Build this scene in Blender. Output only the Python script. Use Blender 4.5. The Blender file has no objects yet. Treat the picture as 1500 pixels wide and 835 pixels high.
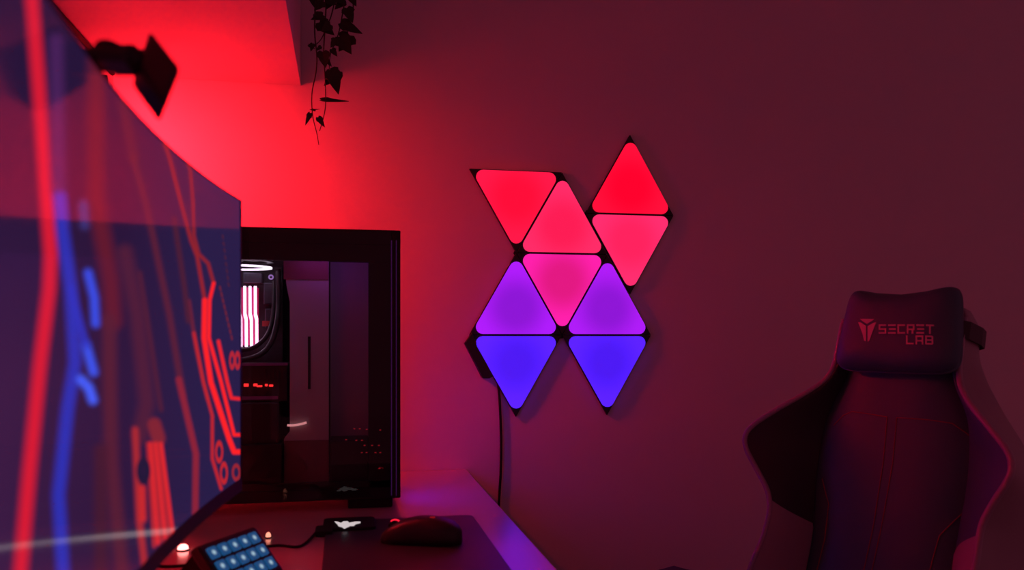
import bpy, math, random
import numpy as np
from mathutils import Vector, Matrix

random.seed(7)
SC = bpy.context.scene
COL = SC.collection

# ------------------------------------------------------------------ camera, world, exposure
F_PX, VX, HY = 1220.0, 504.0, 490.0          # focal length, vanishing point of the wall normal, horizon (1500x835 frame)
TH = math.atan((750 - VX) / F_PX)
DESK_Z = 0.74
CAM_Z = DESK_Z + 0.3365
cam_d = bpy.data.cameras.new('camera')
cam = bpy.data.objects.new('camera', cam_d)
COL.objects.link(cam)
cam.location = (0, 0, CAM_Z)
cam.rotation_euler = (math.pi / 2, 0, -TH)
cam_d.sensor_width = 36.0
cam_d.lens = 36.0 * F_PX / 1500.0
cam_d.shift_y = (HY - 417.5) / 1500.0
cam_d.clip_start = 0.02
cam_d.dof.use_dof = True
cam_d.dof.focus_distance = 2.05
cam_d.dof.aperture_fstop = 4.4
SC.camera = cam

world = bpy.data.worlds.new('dim_room_light')
SC.world = world
world.use_nodes = True
bg = world.node_tree.nodes['Background']
bg.inputs[0].default_value = (1.0, 0.165, 0.33, 1)
bg.inputs[1].default_value = 0.15

SC.view_settings.view_transform = 'Standard'
SC.view_settings.look = 'None'
SC.view_settings.gamma = 1.0
SC.view_settings.use_curve_mapping = False
SC.view_settings.exposure = 0.0

RED_LED = 60.0        # monitor back light strip
WASHER = 880.0       # red wall washer under the cabinet
CASE_FRONT = 9.0      # purple case fans facing the room

# ------------------------------------------------------------------ photo pixel -> point helpers
CT, ST = math.cos(TH), math.sin(TH)
EYE = Vector((0, 0, CAM_Z))
RIGHT, FWD, UP = Vector((CT, -ST, 0)), Vector((ST, CT, 0)), Vector((0, 0, 1))
def ray(px, py):
    return FWD + RIGHT * ((px - 750) / F_PX) + UP * ((HY - py) / F_PX)
def at_y(px, py, y): d = ray(px, py); return EYE + d * (y / d.y)
def at_x(px, py, x): d = ray(px, py); return EYE + d * (x / d.x)
def at_z(px, py, z): d = ray(px, py); return EYE + d * ((z - CAM_Z) / d.z)
def at_depth(px, py, z): return EYE + ray(px, py) * z
def at_plane(px, py, p, n): d = ray(px, py); return EYE + d * ((p - EYE).dot(n) / d.dot(n))
def on_desk(px, py, h=0.0): return at_z(px, py, DESK_Z + h)

# ------------------------------------------------------------------ materials
def lin(c):
    out = []
    for v in c:
        v = v / 255.0
        out.append(v / 12.92 if v <= 0.04045 else ((v + 0.055) / 1.055) ** 2.4)
    return tuple(out) + (1.0,)
MATS = {}
def principled(name, col, rough=0.5, metal=0.0, spec=0.5, coat=0.0, emis=None, estr=0.0, bump=0.0, bscale=300.0, var=0.0, vscale=20.0):
    if name in MATS: return MATS[name]
    m = bpy.data.materials.new(name); m.use_nodes = True
    nt = m.node_tree; b = nt.nodes['Principled BSDF']
    b.inputs['Base Color'].default_value = tuple(col[:3]) + (1,)
    b.inputs['Roughness'].default_value = rough
    b.inputs['Metallic'].default_value = metal
    b.inputs['Specular IOR Level'].default_value = spec
    b.inputs['Coat Weight'].default_value = coat
    if emis:
        b.inputs['Emission Color'].default_value = tuple(emis[:3]) + (1,)
        b.inputs['Emission Strength'].default_value = estr
    if bump > 0 or var > 0:
        tc = nt.nodes.new('ShaderNodeTexCoord')
    if bump > 0:
        n = nt.nodes.new('ShaderNodeTexNoise'); n.inputs['Scale'].default_value = bscale; n.inputs['Detail'].default_value = 3
        nt.links.new(tc.outputs['Object'], n.inputs['Vector'])
        bp = nt.nodes.new('ShaderNodeBump'); bp.inputs['Strength'].default_value = bump; bp.inputs['Distance'].default_value = 0.002
        nt.links.new(n.outputs['Fac'], bp.inputs['Height']); nt.links.new(bp.outputs['Normal'], b.inputs['Normal'])
    if var > 0:
        n2 = nt.nodes.new('ShaderNodeTexNoise'); n2.inputs['Scale'].default_value = vscale
        nt.links.new(tc.outputs['Object'], n2.inputs['Vector'])
        mx = nt.nodes.new('ShaderNodeMix'); mx.data_type = 'RGBA'
        mx.inputs[6].default_value = tuple(v * (1 - var) for v in col[:3]) + (1,)
        mx.inputs[7].default_value = tuple(min(1, v * (1 + var)) for v in col[:3]) + (1,)
        nt.links.new(n2.outputs['Fac'], mx.inputs[0]); nt.links.new(mx.outputs[2], b.inputs['Base Color'])
    MATS[name] = m
    return m
def emitter(name, col, strength):
    if name in MATS: return MATS[name]
    m = bpy.data.materials.new(name); m.use_nodes = True
    nt = m.node_tree; nt.nodes.clear()
    e = nt.nodes.new('ShaderNodeEmission'); o = nt.nodes.new('ShaderNodeOutputMaterial')
    e.inputs[0].default_value = tuple(col[:3]) + (1,); e.inputs[1].default_value = strength
    nt.links.new(e.outputs[0], o.inputs[0])
    MATS[name] = m
    return m
def radial_emitter(name, c0, c1, r0, r1, strength=1.0, gloss=True):
    """lit diffuser whose colour shifts from its middle (c0) to its corners (c1)"""
    m = bpy.data.materials.new(name); m.use_nodes = True
    nt = m.node_tree; b = nt.nodes['Principled BSDF']
    b.inputs['Base Color'].default_value = (0.02, 0.02, 0.02, 1); b.inputs['Roughness'].default_value = 0.5
    tc = nt.nodes.new('ShaderNodeTexCoord'); ln = nt.nodes.new('ShaderNodeVectorMath'); ln.operation = 'LENGTH'
    mr = nt.nodes.new('ShaderNodeMapRange'); mr.interpolation_type = 'SMOOTHSTEP'
    mr.inputs['From Min'].default_value = r0; mr.inputs['From Max'].default_value = r1
    mx = nt.nodes.new('ShaderNodeMix'); mx.data_type = 'RGBA'
    mx.inputs[6].default_value = lin(c0); mx.inputs[7].default_value = lin(c1)
    nt.links.new(tc.outputs['Object'], ln.inputs[0]); nt.links.new(ln.outputs['Value'], mr.inputs['Value'])
    nt.links.new(mr.outputs[0], mx.inputs[0]); nt.links.new(mx.outputs[2], b.inputs['Emission Color'])
    b.inputs['Emission Strength'].default_value = strength
    return m

M_WALL = principled('painted_wall', (0.74, 0.72, 0.72), 0.85, spec=0.2, bump=0.08, bscale=220)
M_FLOOR = principled('wood_floor', (0.16, 0.10, 0.07), 0.5, var=0.3, vscale=8)
M_CAB = principled('cabinet_white', (0.70, 0.68, 0.68), 0.6, spec=0.3)
M_DESK = principled('desk_laminate', (0.62, 0.58, 0.60), 0.24, spec=1.0, coat=1.0)
M_DESK.node_tree.nodes['Principled BSDF'].inputs['IOR'].default_value = 2.0
M_DESK.node_tree.nodes['Principled BSDF'].inputs['Coat Roughness'].default_value = 0.22
M_DESK.node_tree.nodes['Principled BSDF'].inputs['Coat IOR'].default_value = 1.9
M_BLACK = principled('black_plastic', (0.018, 0.018, 0.020), 0.45)
M_MATTE = principled('matte_black', (0.010, 0.010, 0.011), 0.7, spec=0.2)
M_STEEL = principled('dark_steel', (0.03, 0.03, 0.033), 0.4, metal=0.3)
M_RUBBER = principled('rubber', (0.012, 0.012, 0.012), 0.8, spec=0.2)
M_PAD = principled('pad_cloth', (0.04, 0.06, 0.075), 0.40, spec=0.6)
M_LEAF = principled('ivy_leaf', (0.035, 0.050, 0.020), 0.55, spec=0.3, var=0.3, vscale=60)
M_STEM = principled('ivy_stem', (0.05, 0.035, 0.02), 0.7)
M_POT = principled('pot_clay', (0.35, 0.16, 0.10), 0.8)
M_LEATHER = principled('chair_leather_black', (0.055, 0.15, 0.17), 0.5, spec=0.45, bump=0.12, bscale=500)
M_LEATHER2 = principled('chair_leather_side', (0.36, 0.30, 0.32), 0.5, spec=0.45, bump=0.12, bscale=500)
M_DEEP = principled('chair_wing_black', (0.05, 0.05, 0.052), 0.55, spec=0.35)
M_PIPE = principled('chair_piping', (0.40, 0.32, 0.38), 0.4)
M_STITCH = principled('stitch_red', (0.30, 0.07, 0.08), 0.8)
M_LOGO = principled('logo_print', (0.70, 0.45, 0.50), 0.6)

# ------------------------------------------------------------------ object helpers
def origin_of(p):
    v = Vector((0, 0, 0))
    while p is not None:
        v += Vector(p.location); p = p.parent
    return v
def put(o, parent):
    COL.objects.link(o)
    if parent is not None: o.parent = parent
    return o
def mesh(name, verts, faces, mat, parent=None, smooth=False, bevel=0.0, seg=2):
    org = origin_of(parent)
    me = bpy.data.meshes.new(name)
    me.from_pydata([tuple(Vector(v) - org) for v in verts], [], faces)
    me.validate(); me.update()
    if smooth:
        me.polygons.foreach_set('use_smooth', [True] * len(me.polygons))
    if mat: me.materials.append(mat)
    o = put(bpy.data.objects.new(name, me), parent)
    if bevel > 0:
        b = o.modifiers.new('bevel', 'BEVEL'); b.width = bevel; b.segments = seg; b.limit_method = 'ANGLE'
    return o
def thing(name, label, cat, loc, group=None):
    o = bpy.data.objects.new(name, None); COL.objects.link(o)
    o.location = loc; o.empty_display_size = 0.05
    return tag(o, label, cat, group)
def tag(o, label, cat, group=None):
    o['label'] = label; o['category'] = cat
    if group: o['group'] = group
    return o
def struct(o): o['kind'] = 'structure'; return o
BOXF = [(0, 3, 2, 1), (4, 5, 6, 7), (0, 1, 5, 4), (1, 2, 6, 5), (2, 3, 7, 6), (3, 0, 4, 7)]
def box(name, lo, hi, mat, parent=None, bevel=0.0):
    x0, y0, z0 = lo; x1, y1, z1 = hi
    v = [(x0, y0, z0), (x1, y0, z0), (x1, y1, z0), (x0, y1, z0), (x0, y0, z1), (x1, y0, z1), (x1, y1, z1), (x0, y1, z1)]
    return mesh(name, v, BOXF, mat, parent, bevel=bevel)
def obox(name, c, U, V, W, hu, hv, hw, mat, parent=None, bevel=0.0):
    """oriented box: half sizes along unit axes"""
    c = Vector(c); v = []
    for k in (-1, 1):
        for (i, j) in ((-1, -1), (1, -1), (1, 1), (-1, 1)):
            v.append(c + U * (hu * i) + V * (hv * j) + W * (hw * k))
    return mesh(name, v, BOXF, mat, parent, bevel=bevel)
def tube(name, pts, r, mat, parent=None, n=8, closed=False):
    pts = [Vector(p) for p in pts]; N = len(pts)
    rad = r if isinstance(r, (list, tuple)) else [r] * N
    vs, fs = [], []; ref = None
    for i in range(N):
        a = pts[(i - 1) % N] if (closed or i > 0) else pts[i]
        b = pts[(i + 1) % N] if (closed or i < N - 1) else pts[i]
        t = (b - a).normalized()
        if ref is None: ref = t.orthogonal().normalized()
        ref = (ref - t * ref.dot(t)).normalized(); bi = t.cross(ref)
        for k in range(n):
            an = 2 * math.pi * k / n
            vs.append(pts[i] + (ref * math.cos(an) + bi * math.sin(an)) * rad[i])
    for i in range(N if closed else N - 1):
        j = (i + 1) % N
        for k in range(n):
            fs.append((i * n + k, i * n + (k + 1) % n, j * n + (k + 1) % n, j * n + k))
    if not closed:
        fs.append(tuple(reversed(range(n)))); fs.append(tuple(range((N - 1) * n, N * n)))
    return mesh(name, vs, fs, mat, parent, smooth=True)
def spline(pts, sub=8):
    pts = [Vector(p) for p in pts]; out = []
    for i in range(len(pts) - 1):
        p0 = pts[max(i - 1, 0)]; p1 = pts[i]; p2 = pts[i + 1]; p3 = pts[min(i + 2, len(pts) - 1)]
        for k in range(sub):
            t = k / sub
            out.append(0.5 * ((2 * p1) + (p2 - p0) * t + (2 * p0 - 5 * p1 + 4 * p2 - p3) * t * t + (3 * p1 - p0 - 3 * p2 + p3) * t ** 3))
    out.append(pts[-1]); return out
def prism(name, outline, org, U, V, N, w0, w1, mat, parent=None, bevel=0.0, seg=2):
    """2-D outline (u, v) extruded along N from w0 to w1"""
    n = len(outline); vs = []
    for w in (w0, w1):
        for u, v in outline: vs.append(Vector(org) + U * u + V * v + N * w)
    fs = [tuple(reversed(range(n))), tuple(range(n, 2 * n))]
    for i in range(n): fs.append((i, (i + 1) % n, n + (i + 1) % n, n + i))
    return mesh(name, vs, fs, mat, parent, bevel=bevel, seg=seg)
def loft(name, rings, mat, parent=None, smooth=True, caps=True, closed=True):
    """rings of equal length joined in order"""
    n = len(rings[0]); vs = [p for r in rings for p in r]; fs = []
    for i in range(len(rings) - 1):
        for k in range(n if closed else n - 1):
            k2 = (k + 1) % n
            fs.append((i * n + k, i * n + k2, (i + 1) * n + k2, (i + 1) * n + k))
    if caps and closed:
        fs.append(tuple(reversed(range(n)))); fs.append(tuple(range((len(rings) - 1) * n, len(rings) * n)))
    return mesh(name, vs, fs, mat, parent, smooth=smooth)
def disc_ring(name, c, A, B, r0, r1, h, mat, parent=None, n=32):
    """flat ring of thickness h around axis A x B"""
    c = Vector(c); N = A.cross(B); vs, fs = [], []
    for k in range(n):
        an = 2 * math.pi * k / n; d = A * math.cos(an) + B * math.sin(an)
        vs += [c + d * r0, c + d * r1, c + d * r1 + N * h, c + d * r0 + N * h]
    for k in range(n):
        a, b = 4 * k, 4 * ((k + 1) % n)
        for q in range(4):
            q2 = (q + 1) % 4
            fs.append((a + q, a + q2, b + q2, b + q))
    return mesh(name, vs, fs, mat, parent)
X1, Y1, Z1 = Vector((1, 0, 0)), Vector((0, 1, 0)), Vector((0, 0, 1))

# ------------------------------------------------------------------ the room
D = 2.0655                       # back wall
XL = -0.522                      # left wall
struct(box('wall_back', (XL - 0.1, D, 0), (3.4, D + 0.1, 2.5), M_WALL))
struct(box('wall_left', (XL - 0.1, -1.6, 0), (XL, D, 2.5), M_WALL))
struct(box('floor', (XL - 0.1, -1.6, -0.1), (3.4, D + 0.1, 0.0), M_FLOOR))
struct(box('ceiling', (XL - 0.1, -1.6, 2.5), (3.4, D + 0.1, 2.6), M_WALL))

# overhead cabinet along the left wall
XC = -0.102
ZU = CAM_Z + 0.5997
t = thing('wall_cabinet', 'long white wall cabinet over the monitor, its underside washed in red light', 'cabinet', (XL, D, ZU))
box('carcass', (XL + 0.001, 0.25, ZU), (XC - 0.019, D - 0.001, ZU + 0.36), M_CAB, t)
box('bottom_board', (XL + 0.001, 0.25, ZU - 0.001), (XC, D - 0.001, ZU + 0.018), M_CAB, t, bevel=0.001)
for k in range(3):
    y0 = 0.25 + k * 0.605
    dr = box('door', (XC - 0.0185, y0 + 0.0015, ZU + 0.020), (XC, min(y0 + 0.6035, D - 0.002), ZU + 0.36), M_CAB, t, bevel=0.001)
    tube('handle', [(XC + 0.0, y0 + 0.25, ZU + 0.33), (XC + 0.022, y0 + 0.25, ZU + 0.33), (XC + 0.022, y0 + 0.36, ZU + 0.33), (XC, y0 + 0.36, ZU + 0.33)], 0.004, M_STEEL, dr)
tag(tube('joint_shadow_strip', [(XL + 0.006, 0.3, ZU - 0.006), (XL + 0.006, 1.2, ZU - 0.006), (XL + 0.006, D - 0.03, ZU - 0.006)], 0.0055, M_RUBBER),  # dark strip stands in for the shadow in the cabinet joint
    'thin dark strip standing for the shadow in the joint of cabinet and side wall', 'shadow strip')

# ------------------------------------------------------------------ desk
DX = 0.299
t = thing('desk', 'pale desk with purple lit front edge under the monitor and computer', 'desk', (XL, 0, 0))
box('desktop', (XL + 0.002, -0.35, DESK_Z - 0.03), (DX, D - 0.002, DESK_Z), M_DESK, t, bevel=0.002)
for x in (XL + 0.04, DX - 0.09):
    for y in (-0.3, D - 0.09):
        box('leg', (x, y, 0), (x + 0.05, y + 0.05, DESK_Z - 0.03), M_STEEL, t, bevel=0.003)

# ------------------------------------------------------------------ curved monitor
MY, MR, MX0, MHALF = 0.72, 2.95, -0.161, 0.412
ZT, ZB = CAM_Z + 0.1733, CAM_Z - 0.1875
def arc(s, off=0.0):
    """point on the concave screen at arc length s from its centre; off > 0 is behind it"""
    a = s / MR
    return (MX0 + MR - (MR + off) * math.cos(a), MY + (MR + off) * math.sin(a))
mon = thing('curved_monitor', 'wide curved monitor showing glowing red and blue circuit traces', 'monitor', (-0.27, MY, DESK_Z))
# screen with its wallpaper as a colour attribute
NS, NV = 620, 420
ss = np.linspace(-MHALF, MHALF, NS); vv = np.linspace(ZB, ZT, NV)
S, V = np.meshgrid(ss, vv)
AX = MX0 + MR - MR * np.cos(S / MR); AY = MY + MR * np.sin(S / MR)
zc = AX * ST + AY * CT
PX = 750 + F_PX * (AX * CT - AY * ST) / zc
PY = HY - F_PX * (V - CAM_Z) / zc
def L3(c): return np.array(lin(c)[:3])
pic = np.zeros((NV, NS, 3)) + L3((36, 20, 56))
pic += (np.clip((300 - PX) / 300, 0, 1) * np.clip((PY - 250) / 300, 0, 1))[..., None] * L3((44, 12, 34))
pic += (np.clip((PX - 180) / 120, 0, 1))[..., None] * L3((10, 16, 42))
def seg_d(ax, ay, bx, by):
    dx, dy = bx - ax, by - ay
    tt = np.clip(((PX - ax) * dx + (PY - ay) * dy) / (dx * dx + dy * dy + 1e-9), 0, 1)
    return np.hypot(PX - ax - tt * dx, PY - ay - tt * dy)
def trace(pts, w, col, soft=1.2, amt=1.0, taper=None):
    global pic
    d = np.full(PX.shape, 1e9)
    for (a, b) in zip(pts[:-1], pts[1:]): d = np.minimum(d, seg_d(a[0], a[1], b[0], b[1]))
    m = (np.clip((w / 2 + soft - d) / (2 * soft), 0, 1) * amt)[..., None]
    pic = pic * (1 - m) + L3(col) * m
def ring(cx, cy, rx, ry, w, col):
    global pic
    q = np.hypot((PX - cx) / rx, (PY - cy) / ry)
    m = np.clip((w / 2 + 0.08 - np.abs(q - 1)) / 0.16, 0, 1)[..., None]
    pic = pic * (1 - m) + L3(col) * m
# dim background traces
trace([(142, 90), (140, 170), (141, 290), (150, 345), (162, 410), (166, 470)], 24, (112, 26, 40), 8, 0.7)
trace([(183, 370), (201, 460), (215, 590), (205, 640)], 22, (84, 30, 56), 7, 0.8)
trace([(160, 470), (161, 560), (163, 675), (180, 850)], 20, (88, 30, 52), 6, 0.9)
trace([(148, 660), (148, 850)], 20, (72, 26, 46), 6, 0.8)
trace([(195, 230), (214, 300), (223, 341), (248, 460), (268, 580)], 8, (100, 32, 50), 4, 0.8)
trace([(262, 556), (287, 665), (286, 752)], 9, (138, 34, 56), 2, 1)
trace([(277, 441), (287, 510), (304, 585)], 5, (104, 32, 56), 2)
trace([(205, 400), (224, 520), (236, 600)], 6, (86, 30, 52), 3, 0.8)
trace([(255, 320), (270, 420), (276, 470)], 7, (82, 30, 48), 3, 0.8)
trace([(180, 150), (196, 230)], 14, (96, 30, 48), 5, 0.6)
for k in range(9): trace([(322 + k * 2.1, 420 + k * 9), (323 + k * 2.1, 425 + k * 9)], 2.4, (112, 34, 48), 1.0)
for k in range(8): trace([(326 + k * 1.2, 345 + k * 10), (327 + k * 1.2, 349 + k * 10)], 2.0, (78, 32, 52), 1.0)
# bold red and blue traces
trace([(40, -120), (47, 0), (57, 130), (68, 290), (74, 372), (72, 424), (59, 531), (43, 692), (29, 850), (10, 1100)], 19, (214, 26, 52), 3.5)
trace([(82, 60), (86, 280)], 20, (74, 34, 92), 7, 0.9)
trace([(88, 290), (92, 340), (104, 424), (110, 531), (99, 600), (86, 725), (93, 850), (100, 1100)], 18, (46, 48, 176), 4)
trace([(122, 300), (124, 330)], 11, (66, 60, 140), 5, 0.7)
trace([(129, 400), (138, 436), (140, 474)], 11, (56, 78, 232), 4)
trace([(126, 506), (137, 545)], 12, (60, 84, 238), 4)
trace([(118, 556), (130, 568), (136, 586)], 12, (70, 96, 255), 4)
trace([(104, 424), (126, 506)], 9, (46, 50, 190), 4)
E_RED = (255, 34, 40)
trace([(230, 180), (248, 230), (266, 300), (280, 352), (289, 376), (300, 440)], 5, (150, 34, 42), 2)
trace([(300, 440), (299, 495), (309, 560), (336, 644), (343, 662), (358, 662)], 7.5, E_RED, 1.3)
trace([(256, 190), (268, 220), (279, 250), (283, 300), (284, 345), (291, 372), (305, 386), (313, 415)], 4.5, (146, 34, 42), 2)
trace([(313, 415), (307, 440), (306, 495), (324, 560), (343, 637), (358, 637)], 5, E_RED, 1.2)
trace([(320, 500), (333, 560), (339, 583), (358, 585)], 5, (235, 34, 44), 1.2)
trace([(284, 488), (298, 560), (311, 609), (311, 672), (324, 716)], 4.5, (190, 36, 46), 1.4)
ring(321, 662, 4.5, 13, 0.6, (190, 36, 46)); ring(328, 693, 4.5, 13, 0.6, (190, 36, 46)); ring(346, 692, 5, 10, 0.6, (150, 36, 50))
ring(340, 528, 3.2, 10, 0.8, (176, 36, 52)); ring(348, 528, 3.2, 10, 0.8, (176, 36, 52))
# chip with its row of pins
trace([(226, 622), (232, 642)], 20, (128, 36, 52), 3)
for k in range(6):
    f = k / 5
    trace([(217 + 19 * f, 650), (226 + 27 * f, 800 - 20 * f)], 5.2, (226, 40, 46) if k % 2 else (178, 36, 48), 1.5)
trace([(198, 630), (204, 760), (212, 830)], 9, (170, 40, 50), 3)
trace([(208, 715), (209, 760)], 10, (200, 40, 46), 3)
ring(210, 690, 6, 12, 1.4, (36, 24, 56))
vs = np.stack([AX, AY, V], -1).reshape(-1, 3) - np.array(mon.location)
idx = np.arange(NS * NV).reshape(NV, NS)
q = np.stack([idx[:-1, :-1], idx[1:, :-1], idx[1:, 1:], idx[:-1, 1:]], -1).reshape(-1, 4)
me = bpy.data.meshes.new('screen')
me.vertices.add(len(vs)); me.vertices.foreach_set('co', vs.astype(np.float32).ravel())
me.loops.add(q.size); me.loops.foreach_set('vertex_index', q.astype(np.int32).ravel())
me.polygons.add(len(q)); me.polygons.foreach_set('loop_start', np.arange(0, q.size, 4, dtype=np.int32))
me.polygons.foreach_set('use_smooth', np.ones(len(q), dtype=bool))
me.update(calc_edges=True); me.validate()
ca = me.color_attributes.new('wallpaper', 'FLOAT_COLOR', 'POINT')
ca.data.foreach_set('color', np.concatenate([pic.reshape(-1, 3), np.ones((NS * NV, 1))], 1).astype(np.float32).ravel())
ms = bpy.data.materials.new('screen_glossy'); ms.use_nodes = True
b = ms.node_tree.nodes['Principled BSDF']
b.inputs['Base Color'].default_value = (0.004, 0.004, 0.005, 1); b.inputs['Roughness'].default_value = 0.085; b.inputs['IOR'].default_value = 1.5; b.inputs['Specular IOR Level'].default_value = 0.30
an = ms.node_tree.nodes.new('ShaderNodeAttribute'); an.attribute_name = 'wallpaper'
ms.node_tree.links.new(an.outputs['Color'], b.inputs['Emission Color']); b.inputs['Emission Strength'].default_value = 1.0
me.materials.append(ms)
scr = put(bpy.data.objects.new('screen', me), mon)
scr['label'] = 'glossy curved screen with red and blue circuit wallpaper'
# bezel, back housing
def arc_strip(name, s0, s1, o0, o1, z0, z1, mat, n=32, bevel=0.0):
    rings = []
    for i in range(n + 1):
        s_ = s0 + (s1 - s0) * i / n
        a = arc(s_, o0); c = arc(s_, o1)
        rings.append([Vector((a[0], a[1], z0)), Vector((a[0], a[1], z1)), Vector((c[0], c[1], z1)), Vector((c[0], c[1], z0))])
    return loft(name, rings, mat, mon, smooth=False)
H = MHALF
arc_strip('bezel', -H - 0.003, H + 0.003, -0.0015, 0.012, ZB - 0.016, ZB, M_BLACK)
arc_strip('bezel', -H - 0.003, H + 0.003, -0.001, 0.010, ZT, ZT + 0.001, M_BLACK)
arc_strip('bezel', H, H + 0.003, -0.001, 0.012, ZB, ZT, M_BLACK, 2)
arc_strip('bezel', -H - 0.003, -H, -0.001, 0.012, ZB, ZT, M_BLACK, 2)
arc_strip('back_housing', -H - 0.003, H + 0.003, 0.003, 0.018, ZB - 0.015, ZT - 0.004, M_MATTE)
arc_strip('back_bulge', -0.26, 0.26, 0.022, 0.048, ZB + 0.05, ZT - 0.05, M_MATTE)
arc_strip('added_led_block_rib', 0.25, 0.26, 0.048, 0.070, ZB + 0.05, ZT - 0.05, M_MATTE, 2)  # added lip, keeps the LED strips from reflecting in the case glass
M_LEDR = emitter('red_led', (1.0, 0.013, 0.028), RED_LED)
def led(s0, z0, s1, z1, n):
    pts = []
    for i in range(n + 1):
        a = arc(s0 + (s1 - s0) * i / n, 0.053); pts.append((a[0], a[1], z0 + (z1 - z0) * i / n))
    return tube('led_strip', pts, 0.004, M_LEDR, mon, n=6)
led(-0.24, ZT - 0.10, 0.24, ZT - 0.10, 14)
led(-0.24, ZB + 0.09, 0.24, ZB + 0.09, 14)
box('neck', (-0.262, MY - 0.035, DESK_Z + 0.01), (-0.212, MY + 0.035, CAM_Z + 0.02), M_STEEL, mon, bevel=0.006)
box('base', (-0.36, MY - 0.14, DESK_Z), (-0.15, MY + 0.14, DESK_Z + 0.012), M_STEEL, mon, bevel=0.004)

# red wall washer on the side wall under the cabinet, tilted down towards the back wall
WC = Vector((-0.493, 1.78, 1.552)); WN = Vector((0, 0.54, -0.842)).normalized(); WS = X1.cross(WN)
t = thing('wall_washer', 'small red wall-washer lamp on the side wall under the cabinet', 'lamp', (XL, WC.y, WC.z))
obox('housing', WC - WN * 0.013, X1, WS, WN, 0.025, 0.052, 0.012, M_MATTE, t, bevel=0.002)
obox('lens', WC, X1, WS, WN, 0.021, 0.048, 0.001, emitter('red_washer', (1.0, 0.009, 0.019), WASHER), t)
obox('bracket', Vector((XL + 0.003, WC.y - 0.01, WC.z + 0.02)), X1, Y1, Z1, 0.003, 0.02, 0.03, M_MATTE, t)

# webcam clipped on the top edge
wy = 0.575
wz = 0.575
c0 = at_depth(142, 92, wz)
t = thing('webcam', 'dark square-headed webcam on a jointed clip atop the curved monitor', 'webcam', (MX0 + 0.003, 0.59, ZT + 0.003))
zt = ZT + 0.003
a0 = arc(0.59 - MY)
obox('clip', (a0[0] + 0.0, 0.59, zt + 0.004), X1, Y1, Z1, 0.020, 0.014, 0.004, M_BLACK, t, bevel=0.002)
obox('clip_jaw', (a0[0] - 0.0275, 0.59, zt - 0.012), X1, Y1, Z1, 0.004, 0.012, 0.020, M_BLACK, t, bevel=0.002)
pA = Vector((a0[0] + 0.004, 0.59, zt + 0.010)); pB = at_depth(178, 88, 0.575); pC = at_depth(208, 92, 0.585)
tube('hinge_arm', [pA, pA * 0.5 + pB * 0.5 + Vector((0, 0, 0.001)), pB], [0.008, 0.0085, 0.008], M_BLACK, t, n=12)
tube('hinge_joint', [pB - RIGHT * 0.004, pB + RIGHT * 0.010], 0.0105, M_BLACK, t, n=16)
tube('neck', [pB, pC], [0.0085, 0.0095], M_BLACK, t, n=12)
face = [at_depth(221, 41, 0.585), at_depth(266, 97, 0.575), at_depth(243, 156, 0.560), at_depth(201, 98, 0.570)]
nf = (face[1] - face[0]).cross(face[3] - face[0]).normalized()
if nf.dot(EYE - face[0]) < 0: nf = -nf
back = [p - nf * 0.020 - RIGHT * 0.010 for p in face]
mesh('head', face + back, [(0, 1, 2, 3), (7, 6, 5, 4), (0, 4, 5, 1), (1, 5, 6, 2), (2, 6, 7, 3), (3, 7, 4, 0)], M_BLACK, t, bevel=0.004, seg=3)
cen = sum(face, Vector()) / 4
fu = (face[1] - face[0]).normalized(); fv = nf.cross(fu)

# ------------------------------------------------------------------ computer
PY0 = on_desk(540, 746).y                     # glass side of the case
PXR = at_y(587, 500, PY0).x
PXL = PXR - 0.50
PZT = at_y(587, 337, PY0).z
PZB = at_y(587, 730, PY0).z
PYB = PY0 + 0.235
pc = thing('desktop_computer', 'tall black glass-sided computer case with white-pink memory lights, at desk end', 'computer', (PXR - 0.25, PY0 + 0.117, DESK_Z))
def P(px, py, d=0.0): return at_y(px, py, PY0 + d)
def slab(name, px0, py0, px1, py1, d0, d1, mat, parent=pc, bevel=0.0):
    """box whose near face fills a pixel rectangle at depth d0 inside the case"""
    a = P(px0, py0, d0); c = P(px1, py1, d0)
    return box(name, (min(a.x, c.x), PY0 + d0, min(a.z, c.z)), (max(a.x, c.x), PY0 + d1, max(a.z, c.z)), mat, parent, bevel)
M_CASE = principled('case_black', (0.014, 0.013, 0.015), 0.5, spec=0.3)
M_TRAY = principled('case_tray', (0.03, 0.028, 0.034), 0.6, spec=0.3)
M_BAR = principled('cable_bar_grey', (0.50, 0.48, 0.50), 0.5)
M_BARL = principled('cable_bar_panel', (0.40, 0.38, 0.40), 0.55)
M_SHR = principled('shroud_black', (0.02, 0.018, 0.02), 0.5)
box('top_panel', (PXL, PY0 + 0.004, PZT - 0.03), (PXR, PYB, PZT), M_CASE, pc, bevel=0.002)
box('bottom_panel', (PXL, PY0 + 0.004, PZB), (PXR, PYB, PZB + 0.022), M_CASE, pc, bevel=0.002)
box('back_tray', (PXL, PYB - 0.012, PZB + 0.022), (PXR, PYB, PZT - 0.03), M_TRAY, pc)
box('rear_panel', (PXL, PY0 + 0.004, PZB + 0.022), (PXL + 0.012, PYB - 0.012, PZT - 0.03), M_CASE, pc)
box('front_panel', (PXR - 0.020, PY0 + 0.004, PZB + 0.022), (PXR - 0.012, PYB - 0.012, PZT - 0.03), M_CASE, pc)
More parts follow.
